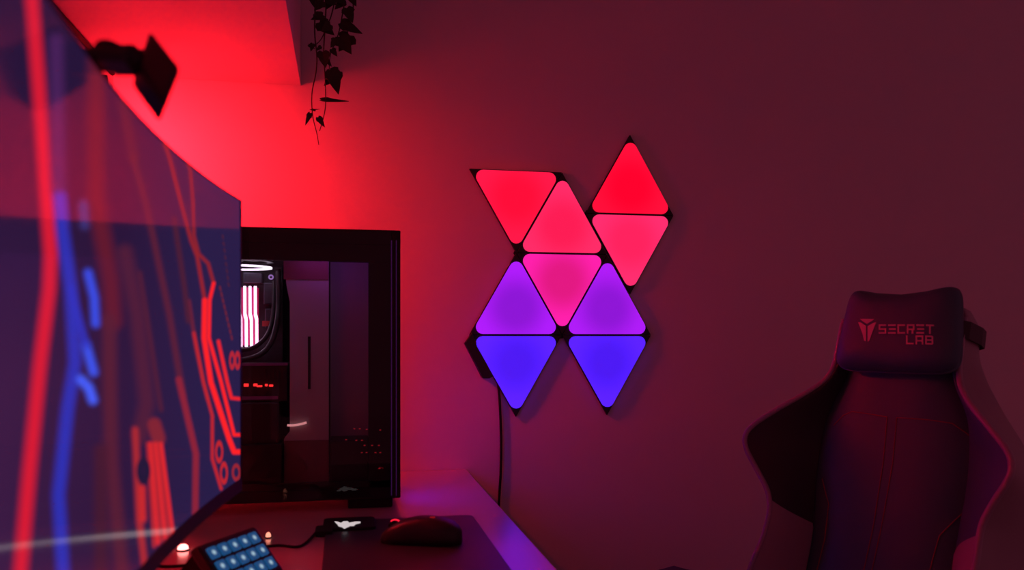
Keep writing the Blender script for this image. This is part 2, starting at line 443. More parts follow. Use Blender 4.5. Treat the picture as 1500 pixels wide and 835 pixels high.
# frame seen round the glass
slab('glass_frame', 575, 344, 586.5, 729, 0.0, 0.006, M_CASE)
slab('glass_frame', 540, 384, 573, 716, 0.006, 0.03, M_CASE)
slab('glass_frame', 200, 340, 573, 384, 0.006, 0.016, M_CASE)
slab('glass_frame', 200, 716, 573, 729, 0.006, 0.016, M_CASE)
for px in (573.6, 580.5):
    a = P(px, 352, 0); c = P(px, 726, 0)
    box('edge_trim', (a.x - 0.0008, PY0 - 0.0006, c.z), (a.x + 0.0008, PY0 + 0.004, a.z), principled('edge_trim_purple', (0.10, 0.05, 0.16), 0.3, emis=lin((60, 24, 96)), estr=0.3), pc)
for x in (PXR - 0.10, PXL + 0.02):
    for y in (PY0 + 0.012, PYB - 0.05):
        box('foot', (x, y, DESK_Z), (x + 0.085, y + 0.035, PZB), M_RUBBER, pc, bevel=0.003)
# glass side
mg = bpy.data.materials.new('smoked_glass'); mg.use_nodes = True
nt = mg.node_tree; nt.nodes.clear()
o_ = nt.nodes.new('ShaderNodeOutputMaterial'); mx = nt.nodes.new('ShaderNodeMixShader'); tr = nt.nodes.new('ShaderNodeBsdfTransparent'); gl = nt.nodes.new('ShaderNodeBsdfGlossy'); fr = nt.nodes.new('ShaderNodeFresnel')
tr.inputs[0].default_value = (0.88, 0.84, 0.88, 1); gl.inputs['Roughness'].default_value = 0.02; fr.inputs[0].default_value = 1.45
nt.links.new(fr.outputs[0], mx.inputs[0]); nt.links.new(tr.outputs[0], mx.inputs[1]); nt.links.new(gl.outputs[0], mx.inputs[2]); nt.links.new(mx.outputs[0], o_.inputs[0])
a = P(573, 341); 
mesh('glass_panel', [(PXL + 0.002, PY0 + 0.002, PZB + 0.004), (a.x, PY0 + 0.002, PZB + 0.004), (a.x, PY0 + 0.002, PZT - 0.004), (PXL + 0.002, PY0 + 0.002, PZT - 0.004)], [(0, 1, 2, 3)], mg, pc)
slab('added_case_light', 432, 372, 535, 379, 0.022, 0.028, emitter('added_purple_fill', (0.55, 0.09, 1.0), 4.0))  # added hidden strip that tints the case inside purple
# inside: board, memory, fan ring, graphics card, cable bar, shroud
slab('motherboard', 215, 388, 414, 660, 0.19, 0.20, principled('board_dark', (0.045, 0.040, 0.055), 0.5, var=0.5, vscale=70))
bar_o = [(416, 381), (481.5, 381), (481.5, 716), (416, 716), (416, 643), (424.5, 632), (424.5, 442), (420, 420)]
d_ = 0.07
vsb = [P(x, y, d_) for x, y in bar_o]; n_ = len(vsb)
bar = mesh('cable_bar', vsb + [v + Y1 * 0.02 for v in vsb], [tuple(range(n_)), tuple(reversed(range(n_, 2 * n_)))] + [(i, n_ + i, n_ + (i + 1) % n_, (i + 1) % n_) for i in range(n_)], M_BAR, pc)
slab('slot', 451, 493, 455, 570, d_ - 0.0008, d_ + 0.001, M_MATTE, bar)
slab('upper_plate', 415.5, 380.5, 481, 410, d_ - 0.002, d_ - 0.0002, principled('plate_red_lit', (0.30, 0.10, 0.10), 0.5), bar)  # red LED light is put into the base colour
slab('lower_plate', 416.5, 646, 481.5, 716, d_ - 0.002, d_ - 0.0002, principled('plate_brown_lit', (0.22, 0.12, 0.11), 0.5), bar)  # brown-red base colour also carries the LED light
slab('drive_panel', 484, 384, 540, 646, 0.13, 0.14, M_BARL)
slab('power_shroud', 484, 646, 540, 718, 0.05, 0.20, M_SHR, bevel=0.002)
slab('power_shroud', 215, 655, 413, 718, 0.05, 0.19, M_SHR, bevel=0.002)
M_RAMW = emitter('memory_glow', (1.0, 0.62, 0.93), 2.6)
M_RAMP = principled('memory_side', (0.35, 0.05, 0.14), 0.4, emis=lin((170, 16, 70)), estr=0.8)
for k in range(4):
    x0 = 346.0 + k * 7.7
    ram = slab('memory_module', x0, 421, x0 + 7.6, 506, 0.158, 0.19, M_RAMP)
    xa = x0 + 1.8
    g = [(xa + 0.9, 419), (xa + 4.9, 419), (xa + 5.2, 459), (xa + 7.0, 466), (xa + 7.3, 508), (xa + 3.2, 508), (xa + 2.9, 469), (xa + 1.0, 462)]
    gv = [P(x, y, 0.155) for x, y in g]; gn = len(gv)
    mesh('light_bar', gv + [v + Y1 * 0.0028 for v in gv], [tuple(range(gn))] + [(i, gn + i, gn + (i + 1) % gn, (i + 1) % gn) for i in range(gn)], M_RAMW, ram)
# ring light of the top fan, seen edge on
fc = P(352, 393, 0.10)
fan = disc_ring('top_fan', fc + Z1 * 0.012, X1, Y1, 0.052, 0.064, 0.018, M_CASE, pc)
disc_ring('fan_ring_light', fc, X1, Y1, 0.050, 0.061, 0.003, emitter('ring_glow', (0.95, 0.80, 1.0), 2.2), fan, 48)
for k in range(7):
    an = 2 * math.pi * k / 7
    u = Vector((math.cos(an), math.sin(an), 0)); w = Vector((-u.y, u.x, 0))
    obox('fan_blade', fc + Z1 * 0.018 + u * 0.028, u, w, Z1, 0.020, 0.009, 0.0012, M_BLACK, fan)
# round screw, heat sinks, tube, cross bar
disc_ring('standoff_ring', P(397, 406, 0.185), X1, Z1, 0.0025, 0.0055, 0.002, principled('standoff', (0.6, 0.5, 0.7), 0.3, emis=lin((150, 110, 190)), estr=0.7), pc, 20)
slab('heat_sink', 386, 414, 404, 446, 0.165, 0.19, principled('sink', (0.09, 0.08, 0.12), 0.4, metal=0.5), bevel=0.002)
slab('heat_sink', 356, 399, 384, 415, 0.165, 0.19, principled('sink', (0.09, 0.08, 0.12), 0.4), bevel=0.002)
slab('heat_sink', 388, 452, 402, 480, 0.17, 0.19, principled('sink', (0.09, 0.08, 0.12), 0.4), bevel=0.002)
slab('socket_block', 384, 470, 398, 478, 0.165, 0.172, principled('socket_red', (0.5, 0.05, 0.06), 0.5))
tube('coolant_tube', spline([P(407, 394, 0.15), P(408, 440, 0.15), P(406, 470, 0.14), P(398, 500, 0.13), P(380, 520, 0.12), P(345, 528, 0.12), P(310, 520, 0.12)]), 0.0055, principled('tube_rubber', (0.05, 0.035, 0.05), 0.35), pc, n=10)
tube('coolant_tube', spline([P(401, 410, 0.17), P(401, 450, 0.16), P(396, 480, 0.15), P(384, 500, 0.14), P(362, 512, 0.14), P(320, 512, 0.14)]), 0.0045, principled('tube_rubber', (0.05, 0.035, 0.05), 0.35), pc, n=10)
gpu = slab('graphics_card', 215, 534, 421, 588, 0.07, 0.19, principled('card_black', (0.03, 0.022, 0.026), 0.45), bevel=0.002)
slab('card_edge', 215, 533, 421.5, 535.5, 0.066, 0.072, principled('card_rim', (0.30, 0.14, 0.36), 0.35), gpu)
slab('card_edge', 215, 583, 407, 585, 0.066, 0.072, principled('card_rim', (0.30, 0.14, 0.36), 0.35), gpu)
M_REDL = emitter('red_logo', (1.0, 0.03, 0.03), 1.3)
for (x0, y0, x1, y1) in ((357, 562, 364, 566.5), (371, 562, 377, 566), (376, 564.5, 384, 567), (388, 562.5, 392, 566), (394, 563.5, 400, 566.5)):
    slab('card_emblem', x0, y0, x1, y1, 0.0655, 0.07, M_REDL, gpu, bevel=0.0008)
M_DIM = principled('vent_dim', (0.05, 0.02, 0.025), 0.5)
for k in range(5): slab('vent_fin', 386 + k * 6.5, 541, 389 + k * 6.5, 554, 0.067, 0.071, M_DIM, gpu)
slab('drive_cage', 352, 590, 408, 652, 0.06, 0.18, M_SHR, bevel=0.003)
glint_pts = [P(421, 623, 0.066), P(430, 623, 0.064), P(440, 621.5, 0.063), P(449, 619, 0.064)]
tube('painted_glint', spline(glint_pts), 0.0022, principled('glint_glow', (0.8, 0.6, 0.6), 0.3, emis=lin((255, 170, 170)), estr=0.6), pc, n=8)  # glowing curve stands in for a reflected glint on the glass
M_DOT = emitter('red_reflection_glow', (1.0, 0.03, 0.05), 0.16)  # glowing dots painted in for red reflections on the glass
for (x, y) in ((519, 628), (527, 628), (537, 629), (557, 630), (507, 644), (522, 645), (530, 645), (534, 652.5), (545, 652.5), (555, 652.5), (530, 663), (537, 663), (550, 663), (557, 663), (556, 686)):
    q_ = P(x, y, 0.004)
    obox('painted_reflection', q_, X1, Z1, Y1, 0.0018, 0.0010, 0.0006, M_DOT, pc)
# front fans facing the room
M_FAN = emitter('purple_fan_glow', (0.20, 0.008, 1.0), CASE_FRONT)
M_FAN2 = emitter('purple_fan_glow_dim', (0.20, 0.008, 1.0), CASE_FRONT * 0.06)
for k in range(3):
    zc_ = PZB + 0.085 + k * 0.155
    if zc_ + 0.07 > PZT - 0.02: zc_ = PZT - 0.09
    fc2 = Vector((PXR - 0.0115, PY0 + 0.10, zc_))
    f_ = disc_ring('front_fan', fc2, Y1, Z1, 0.060, 0.070, 0.010, M_CASE, pc)
    disc_ring('fan_light', fc2 + X1 * 0.002, Y1, Z1, 0.040, 0.059, 0.006, M_FAN if k == 0 else M_FAN2, f_, 40)
    disc_ring('fan_hub', fc2 + X1 * 0.001, Y1, Z1, 0.002, 0.020, 0.007, M_CASE, f_, 20)

# ------------------------------------------------------------------ wall light panels
SIDE = 0.24
HT = SIDE * math.sqrt(3) / 2
AX0, AZ0, APH = 0.3052, CAM_Z - 0.0013, -0.0008
BX0, BZ0, BPH = 0.6077, CAM_Z + 0.3112, 0.0017
def lat(ox, oz, ph, i, j):
    a, b_ = i * SIDE / 2, j * HT
    return (ox + a * math.cos(ph) - b_ * math.sin(ph), oz + a * math.sin(ph) + b_ * math.cos(ph))
def rounded_tri(pts, inset, r, n=7):
    c = (sum(p[0] for p in pts) / 3, sum(p[1] for p in pts) / 3)
    inr = SIDE / (2 * math.sqrt(3)); k = (inr - inset) / inr
    q = [(c[0] + (p[0] - c[0]) * k, c[1] + (p[1] - c[1]) * k) for p in pts]
    out = []
    for i in range(3):
        p0, p1, p2 = q[i - 1], q[i], q[(i + 1) % 3]
        # corner circle centre lies 2r from the corner towards the middle
        d = Vector((c[0] - p1[0], c[1] - p1[1])).normalized(); cc = Vector(p1) + d * 2 * r
        a0 = (Vector(p1) - cc); base = math.atan2(a0.y, a0.x)
        for s_ in range(n):
            an = base + math.radians(-60 + 120 * s_ / (n - 1))
            out.append((cc.x + r * math.cos(an), cc.y + r * math.sin(an)))
    return out
M_PBACK = principled('panel_black', (0.012, 0.011, 0.012), 0.5)
def panel(cells, org, label, c0, c1, key):
    pts = [lat(*org, i, j) for i, j in cells]
    area = sum(pts[i][0] * pts[(i + 1) % 3][1] - pts[(i + 1) % 3][0] * pts[i][1] for i in range(3))
    if area < 0: pts = pts[::-1]
    cx, cz = sum(p[0] for p in pts) / 3, sum(p[1] for p in pts) / 3
    t = thing('triangle_wall_light', label, 'wall light', (cx, D, cz), 'triangular light panels on the wall')
    k = 0.992
    bp = [(cx + (p[0] - cx) * k, cz + (p[1] - cz) * k) for p in pts]
    prism('backing', bp, (0, D, 0), X1, Z1, -Y1, 0.001, 0.009, M_PBACK, t, bevel=0.001)
    rt = rounded_tri(pts, 0.0027, 0.0175)
    o = prism('diffuser', rt, (0, D, 0), X1, Z1, -Y1, 0.009, 0.0125, radial_emitter('panel_glow_' + key, c0, c1, 0.03, 0.105, 1.25 if c0[0] < 100 else 1.12 if c0[0] < 200 else 1.0), t)
    return t
OA, OB = (AX0, AZ0, APH), (BX0, BZ0, BPH)
panel([(0, 2), (2, 2), (1, 1)], OA, 'bright red triangle light panel, point down, its flat edge the topmost of the left cluster', (255, 12, 56), (255, 24, 72), 'red_down')
panel([(1, 1), (3, 1), (2, 2)], OA, 'coral red triangle light panel, point up, above the magenta panel', (253, 28, 84), (255, 44, 104), 'coral_up')
panel([(1, 1), (3, 1), (2, 0)], OA, 'magenta pink triangle light panel wedged point down between two purple panels', (226, 24, 130), (255, 32, 172), 'magenta')
panel([(0, 0), (2, 0), (1, 1)], OA, 'purple triangle light panel, point up, on the power cable side', (132, 20, 204), (166, 26, 240), 'purple_a')
panel([(2, 0), (4, 0), (3, 1)], OA, 'purple triangle light panel, point up, touching the lower rosy panel', (134, 20, 204), (166, 26, 236), 'purple_b')
panel([(0, 0), (2, 0), (1, -1)], OA, 'blue triangle light panel, point down, with the black control box at its edge', (66, 22, 222), (82, 30, 255), 'blue_a')
panel([(2, 0), (4, 0), (3, -1)], OA, 'blue triangle light panel, point down, without a control box', (66, 22, 222), (82, 30, 255), 'blue_b')
panel([(0, 0), (2, 0), (1, 1)], OB, 'pure red triangle light panel, point up, the highest one on the wall', (255, 0, 44), (255, 14, 58), 'red_up')
panel([(0, 0), (2, 0), (1, -1)], OB, 'rosy red triangle light panel, point down, under the highest panel', (255, 34, 94), (255, 46, 112), 'rosy_down')
# dark connector plates behind the shared corners
def wallp(px, py): q_ = at_y(px, py, D); return (q_.x, q_.z)
for px, py, r, lb in ((758, 371, 6.5, 'black connector plate where the bright red, coral and magenta lights meet'), (883, 377, 7, 'black connector plate where the coral, magenta and rosy lights meet'),
                      (821, 490, 7, 'black connector plate where both purple and both blue lights meet'), (862, 314, 7, 'black connector plate beside the coral light, under the highest red light')):
    c = wallp(px, py); r_ = r / 590
    tag(prism('connector_plate', [(c[0] + r_ * math.cos(k * math.pi / 3), c[1] + r_ * math.sin(k * math.pi / 3)) for k in range(6)], (0, D, 0), X1, Z1, -Y1, 0.0002, 0.0009, M_PBACK),
        lb, 'connector', 'connector plates of the light panels')
ctl = thing('control_box', 'slim black control box at the edge of a blue light panel', 'control box', Vector((wallp(700, 520)[0], D, wallp(700, 520)[1])))
oc = [wallp(*p) for p in ((679.5, 503), (693, 484), (700, 492), (731, 548), (718, 553.5), (705, 553))]
prism('housing', oc[::-1], (0, D, 0), X1, Z1, -Y1, 0.0, 0.0008, M_BLACK, ctl)
oc2 = [wallp(*p) for p in ((679.5, 503), (690.5, 487), (721, 551), (716, 554), (706, 554))]
prism('shell', oc2[::-1], (0, D, 0), X1, Z1, -Y1, 0.0008, 0.0125, M_BLACK, ctl, bevel=0.0015)
for k in range(6):
    f = k / 5
    c = wallp(690 + 22 * f, 503 + 40 * f)
    obox('button', (c[0], D - 0.0127, c[1]), X1, Z1, Y1, 0.0012, 0.0012, 0.0008, M_STEEL, ctl)
cp = [wallp(728, 556), wallp(731, 580), wallp(733.5, 640), wallp(733, 690), wallp(730.5, 735), wallp(730, 790), wallp(731, 900)]
tag(tube('power_cable', spline([(c[0], D - 0.005, c[1]) for c in cp]), 0.0033, M_RUBBER), 'thin black cable hanging down the wall from the blue panel', 'cable')

# ------------------------------------------------------------------ mouse pad and mouse
pA = on_desk(690, 757); pB = on_desk(749, 835); pL = on_desk(478, 765)
px0, px1, py1 = pL.x, 0.5 * (pA.x + pB.x), pA.y
pad = thing('mouse_pad', 'black cloth mouse pad with control strip and lit winged emblem', 'mouse pad', ((px0 + px1) / 2, py1 - 0.2, DESK_Z))
def rrect(x0, y0, x1, y1, r, n=6):
    out = []
    for cx, cy, a0 in ((x1 - r, y1 - r, 0), (x0 + r, y1 - r, 90), (x0 + r, y0 + r, 180), (x1 - r, y0 + r, 270)):
        for k in range(n):
            a = math.radians(a0 + 90 * k / (n - 1)); out.append((cx + r * math.cos(a), cy + r * math.sin(a)))
    return out
prism('cloth', rrect(px0, py1 - 0.44, px1, py1, 0.014), (0, 0, DESK_Z), X1, Y1, Z1, 0.0, 0.004, M_PAD, pad, bevel=0.001)
q0 = on_desk(466, 815)
prism('control_strip', rrect(px0 - 0.004, py1 - 0.085, px0 + 0.085, py1 + 0.001, 0.01), (0, 0, DESK_Z), X1, Y1, Z1, 0.0, 0.009, M_MATTE, pad, bevel=0.002)
prism('cable_box', rrect(px0 - 0.016, py1 - 0.105, px0 + 0.012, py1 - 0.06, 0.006), (0, 0, DESK_Z), X1, Y1, Z1, 0.0, 0.010, M_MATTE, pad, bevel=0.002)
emb = [(490, 764.3), (494.5, 764.8), (499.5, 766.6), (503, 764.2), (509, 764), (512, 766.4), (516, 765.4), (521, 764.6), (528, 764.6), (528, 766.4), (521, 768), (518, 770.6), (512.5, 770.8), (508, 773), (504.5, 774.8), (501, 772.4), (496, 771), (494, 768)]
ev = [at_z(x, y, DESK_Z + 0.0095) for x, y in emb]; en = len(ev)
mesh('emblem', [v + Z1 * 0.0008 for v in ev] + ev, [tuple(reversed(range(en)))] + [(i, (i + 1) % en, en + (i + 1) % en, en + i) for i in range(en)], emitter('emblem_white', (1.0, 0.86, 0.88), 0.62), pad)
tag(tube('pad_cable', spline([(px0 - 0.014, py1 - 0.082, DESK_Z + 0.004), on_desk(440, 800, 0.002), on_desk(405, 799, 0.002), on_desk(360, 806, 0.002), on_desk(310, 822, 0.002), on_desk(262, 829, 0.002), on_desk(225, 828, 0.002), on_desk(180, 815, 0.002)]), 0.0022, M_RUBBER),
    'thin dark cable lying across the desk from the mouse pad', 'cable')

# mouse: length along its own axis, front towards the monitor
mA, mB = on_desk(559, 795, 0.004), on_desk(679, 800, 0.004)
mc = (mA + mB) / 2 + Vector((0.0, 0.018, 0))
mdir = (mA - mB); ml = mdir.length; mdir.normalize(); mside = Vector((-mdir.y, mdir.x, 0))
mouse = thing('computer_mouse', 'dark mouse with red glowing scroll wheel on the mouse pad', 'mouse', Vector((mc.x, mc.y, DESK_Z + 0.004)))
rings = []
ZM = DESK_Z + 0.0042
NL = 22
for i in range(NL + 1):
    a = -1 + 2 * i / NL                       # -1 tail, +1 front
    aa = max(-0.995, min(0.995, a))
    hw = 0.033 * (1 - abs(aa) ** 3.4) ** 0.42 * (1 - 0.10 * math.cos(aa * 2.6))
    hz = 0.041 * (1 - abs(aa + 0.10 if aa < 0 else aa) ** 2.6) ** 0.5 * (1 - 0.26 * max(0, aa))
    hz = max(hz, 0.004)
    r_ = []
    for k in range(17):
        ph = math.pi * k / 16
        x = math.cos(ph); z = math.sin(ph)
        x = math.copysign(abs(x) ** 0.7, x); z = z ** 0.75
        r_.append(Vector((mc.x, mc.y, ZM)) + mdir * (aa * ml / 2) + mside * (hw * x * (1 - 0.12 * (1 - z))) + Z1 * (hz * z))
    rings.append(r_)
loft('shell', rings, M_BLACK, mouse)
def top_at(a, s):
    return Vector((mc.x, mc.y, ZM)) + mdir * (a * ml / 2) + mside * s
wc = top_at(0.66, 0.0) + Z1 * 0.0225
tube('scroll_wheel', [wc - mside * 0.004, wc + mside * 0.004], 0.0095, M_RUBBER, mouse, n=20)
wr = [wc + (mdir * math.cos(a) + Z1 * math.sin(a)) * 0.0098 - mside * 0.0042 for a in np.linspace(0.75, 2.5, 14)]
tube('wheel_light', wr, 0.0016, emitter('wheel_red', (1.0, 0.012, 0.04), 1.4), mouse, n=8)
tube('side_light', [top_at(0.985, -0.018) + Z1 * 0.006, top_at(0.93, -0.026) + Z1 * 0.008, top_at(0.80, -0.031) + Z1 * 0.010], 0.0012, emitter('side_red', (1.0, 0.02, 0.06), 0.12), mouse, n=6)
obox('logo_light', top_at(-0.30, 0.006) + Z1 * 0.0405, mdir, mside, Z1, 0.004, 0.003, 0.0016, emitter('logo_red_dim', (1.0, 0.02, 0.04), 0.2), mouse, bevel=0.001)

# ------------------------------------------------------------------ macro keypad
kz = 1.095
kc = at_depth(357, 816, kz)
yaw, tl, pit = math.radians(59), math.radians(50), 0.0206
KU = Vector((math.cos(yaw), math.sin(yaw), 0)); kn = Vector((math.sin(yaw), -math.cos(yaw), 0))
KW = kn * math.cos(tl) - Z1 * math.sin(tl); KN = kn * math.sin(tl) + Z1 * math.cos(tl)
kp = thing('macro_keypad', 'tilted black keypad of fifteen keys glowing blue', 'keypad', Vector((kc.x, kc.y, DESK_Z)) - kn * 0.03)
obox('housing', kc - KN * 0.011, KU, KW, KN, 0.060, 0.038, 0.008, M_BLACK, kp, bevel=0.005)
foot = [kc - KN * 0.019 + KU * s_ * 0.045 for s_ in (-1, 1)]
for s_ in (-1, 1):
    b0 = kc + KU * (s_ * 0.045)
    tri = [b0 - KN * 0.019 + KW * 0.036, b0 - KN * 0.019 - KW * 0.036, b0 - KN * 0.019 - KW * 0.030 - kn * 0.055]
    tri[0].z = max(tri[0].z, DESK_Z); tri[2].z = DESK_Z
    tri.append(Vector((tri[0].x, tri[0].y, DESK_Z)) )
    v_ = [p + KU * 0.004 for p in tri] + [p - KU * 0.004 for p in tri]
    mesh('stand', v_, [(0, 1, 2, 3), (7, 6, 5, 4), (0, 4, 5, 1), (1, 5, 6, 2), (2, 6, 7, 3), (3, 7, 4, 0)], M_MATTE, kp)
# rounded device hump behind the keypad
mk = radial_emitter('key_glow', (200, 232, 244), (18, 70, 116), 0.0006, 0.0062, 1.0)
kmesh = None
for j in range(3):
    for i in range(5):
        o = bpy.data.objects.new('key', kmesh) if kmesh else None
        if o is None:
            ol = rrect(-0.0082, -0.0082, 0.0082, 0.0082, 0.002, 4); n_ = len(ol)
            kv = [(u, v, w) for w in (0, 0.003) for u, v in ol]
            kmesh = bpy.data.meshes.new('key')
            kmesh.from_pydata(kv, [], [tuple(reversed(range(n_))), tuple(range(n_, 2 * n_))] + [(a, (a + 1) % n_, n_ + (a + 1) % n_, n_ + a) for a in range(n_)])
            kmesh.materials.append(mk)
            o = bpy.data.objects.new('key', kmesh)
        put(o, kp)
        pos = kc + KU * (pit * (i - 2)) + KW * (pit * (j - 1)) - KN * 0.0035
        rm = Matrix((KU, -KW, KN)).transposed().to_4x4()
        o.matrix_local = Matrix.Translation(pos - kp.location) @ rm

# ------------------------------------------------------------------ small red glowing lights on the desk
def puck(px, py, r, label, es, col):
    c = on_desk(px, py)
    t = thing('led_puck', label, 'light', c)
    rings = [[c + Z1 * h + (X1 * math.cos(k * math.pi / 8) + Y1 * math.sin(k * math.pi / 8)) * rr for k in range(16)] for h, rr in ((0, r * 1.1), (0.0015, r * 1.1), (0.002, r * 1.0))]
    loft('base', rings, M_BLACK, t, smooth=False)
    rings = [[c + Z1 * h + (X1 * math.cos(k * math.pi / 8) + Y1 * math.sin(k * math.pi / 8)) * rr for k in range(16)] for h, rr in ((0.002, r * 0.95), (0.006, r * 0.88), (0.009, r * 0.5), (0.0095, r * 0.1))]
    loft('lens', rings, emitter('puck_glow_%d' % px, col, es), t)
puck(268, 806, 0.009, 'small glowing red-white light under the monitor edge', 5.0, (1.0, 0.22, 0.2))
puck(393, 788, 0.0045, 'tiny glowing orange-white light on the desk beside the keypad', 1.6, (1.0, 0.30, 0.2))

# ------------------------------------------------------------------ hanging ivy
IY = 1.84
pot_c = Vector((-0.20, IY, ZU + 0.36))
ivy = thing('hanging_ivy', 'dark trailing ivy hanging over the corner of the wall cabinet', 'plant', pot_c)
rings = [[pot_c + Z1 * h + (X1 * math.cos(k * math.pi / 12) + Y1 * math.sin(k * math.pi / 12)) * rr for k in range(24)] for h, rr in ((0, 0.05), (0.09, 0.065), (0.10, 0.07), (0.12, 0.07), (0.12, 0.062), (0.10, 0.06))]
loft('pot', rings, M_POT, ivy, smooth=False)
def IP(px, py, dy=0.0): return at_y(px, py, IY + dy)
top = pot_c + Z1 * 0.11
stems = [[(462, -10), (461, 47), (464, 80), (463, 105), (457, 137), (458, 169), (464, 195), (467, 212)],
         [(478, -10), (476, 40), (474, 80), (476, 110), (477, 150), (474, 172), (468, 192)],
         [(505, -10), (500, 30), (494, 55), (484, 80), (482, 105)],
         [(517, -10), (517, 20), (510, 45), (503, 62)],
         [(490, -10), (486, 20), (478, 40), (470, 58), (457, 70)]]
for k, st in enumerate(stems):
    pts = [IP(x, y, 0.012 * k) for x, y in st]
    arch = [top + Vector((0.0, 0.012 * k, 0)), top + Vector((0.06, 0.012 * k, 0.05)), Vector((pts[0].x - 0.01, IY + 0.012 * k, ZU + 0.42)), Vector((pts[0].x, pts[0].y, ZU + 0.30))]
    pl = spline(arch + pts, 6)
    tube('stem', pl, [0.0022 * (1 - 0.6 * i / len(pl)) for i in range(len(pl))], M_STEM, ivy, n=6)
# ivy leaf mesh (unit length along +v, three-lobed), slightly cupped
lo = [(0, 0), (0.20, -0.10), (0.40, 0.02), (0.50, 0.22), (0.36, 0.34), (0.30, 0.52), (0.16, 0.76), (0, 1.0), (-0.16, 0.76), (-0.30, 0.52), (-0.36, 0.34), (-0.50, 0.22), (-0.40, 0.02), (-0.20, -0.10)]
lv = [(0, 0.30, 0.0)] + [(u, v, 0.10 * abs(u) + 0.08 * (v - 0.4) ** 2) for u, v in lo]
lv += [(x, y, z - 0.02) for x, y, z in lv]
nl = len(lo) + 1
lf = [(0, 1 + i, 1 + (i + 1) % (nl - 1)) for i in range(nl - 1)] + [(nl, nl + 1 + (i + 1) % (nl - 1), nl + 1 + i) for i in range(nl - 1)]
lf += [(1 + i, nl + 1 + i, nl + 1 + (i + 1) % (nl - 1), 1 + (i + 1) % (nl - 1)) for i in range(nl - 1)]
lme = bpy.data.meshes.new('leaf'); lme.from_pydata(lv, [], lf); lme.materials.append(M_LEAF)
def leaf(x0, y0, x1, y1, wid, dy=0.0, tilt=0.0):
    """leaf from stalk pixel to tip pixel; wid = width / length; tilt turns it about its own axis"""
    a = IP(x0, y0, dy); b_ = IP(x1, y1, dy); v = b_ - a; ln = v.length; v.normalize()
    n = -FWD; n = (n - v * n.dot(v)).normalized(); u = v.cross(n)
    u2 = u * math.cos(tilt) + n * math.sin(tilt); n2 = u2.cross(v)
    o = bpy.data.objects.new('leaf', lme); put(o, ivy)
    rm = Matrix((u2 * wid, v, n2)).transposed().to_4x4() @ Matrix.Scale(ln, 4)
    o.matrix_local = Matrix.Translation(a - ivy.location) @ rm
for L in ((462, 20, 474, 31, 0.9, 0, 0.3), (473, 22, 455, 29, 0.7, 0, 0.2), (468, 33, 490, 52, 0.9, .01, 0.2), (484, 36, 470, 46, 0.9, 0, 0.4), (508, 12, 517, 34, 0.9, .02, 0.3),
          (500, 34, 531, 50, 0.75, .02, 0.5), (512, 52, 496, 76, 1.0, .03, 0.1), (498, 54, 515, 80, 0.95, .02, 0.2), (492, 58, 484, 70, 0.9, 0, 0.4), (486, 72, 494, 83, 0.9, .01, 0.3),
          (473, 76, 477, 100, 0.9, 0, 0.2), (458, 64, 455, 76, 0.7, 0, 0.5), (452, 66, 462, 72, 0.5, 0, 0.2), (470, 68, 462, 75, 0.6, .01, 0.4), (486, 104, 496, 139, 0.75, .01, 0.4), (496, 104, 474, 126, 0.7, .02, 0.5),
          (472, 147, 511, 149, 0.42, .01, 0.9), (454, 166, 447, 184, 0.45, 0, 0.6), (466, 172, 476, 187, 0.62, 0, 0.3), (456, 161, 469, 160, 0.3, 0, 0.7), (462, 162, 453, 160, 0.3, 0, 0.7),
          (472, 2, 460, 16, 0.9, 0, 0.2), (486, -6, 478, 14, 1.0, .01, 0.3), (496, -4, 508, 8, 1.0, .02, 0.2), (480, 0, 494, 8, 0.9, 0, 0.4), (512, -8, 522, 10, 0.9, .02, 0.4), (466, -12, 474, 6, 0.9, 0, 0.1), (455, -6, 461, 12, 0.6, 0, 0.4), (503, 0, 490, 14, 0.8, .03, 0.5), (478, 88, 486, 98, 0.8, .02, 0.6)):
    leaf(*L)

# ------------------------------------------------------------------ gaming chair
CZ = 1.58
CP = at_depth(1322, 490, CZ)
ang = math.atan2(-CP.y, -CP.x) - math.radians(25)
CF = Vector((math.cos(ang), math.sin(ang), 0)); CL = Vector((-CF.y, CF.x, 0))
if CL.dot(RIGHT) < 0: CL = -CL
rc = math.radians(15)
CV = Z1 * math.cos(rc) - CF * math.sin(rc); CN = CF * math.cos(rc) + Z1 * math.sin(rc)
def cpt(u, v, w): return CP + CL * u + CV * v + CN * w
def cuv(px, py, w=0.0):
    q_ = at_plane(px, py, CP + CN * w, CN) - CP
    return q_.dot(CL), q_.dot(CV)
seat_c = cpt(0, -0.66, 0); seat_c.z = 0
base_c = seat_c + CF * 0.20
chair = thing('gaming_chair', 'black high-backed gaming chair with head pillow printed with pink lettering', 'chair', base_c)
TAB = [(0.052, 0.098, 0.000, 0.085, 0.100), (0.045, 0.112, 0.010, 0.094, 0.112), (0.02, 0.118, 0.018, 0.098, 0.121), (-0.03, 0.118, 0.022, 0.100, 0.124), (-0.075, 0.120, 0.025, 0.104, 0.142), (-0.105, 0.131, 0.034, 0.114, 0.160),
       (-0.135, 0.156, 0.055, 0.128, 0.178), (-0.175, 0.198, 0.080, 0.138, 0.206), (-0.215, 0.238, 0.098, 0.142, 0.232), (-0.238, 0.247, 0.102, 0.143, 0.240), (-0.262, 0.240, 0.100, 0.143, 0.242), (-0.30, 0.212, 0.092, 0.142, 0.238),
       (-0.335, 0.186, 0.085, 0.138, 0.234), (-0.37, 0.176, 0.084, 0.134, 0.232), (-0.42, 0.180, 0.086, 0.134, 0.234), (-0.48, 0.196, 0.090, 0.138, 0.236), (-0.55, 0.205, 0.088, 0.138, 0.230), (-0.63, 0.200, 0.080, 0.136, 0.215), (-0.69, 0.180, 0.060, 0.130, 0.190)]
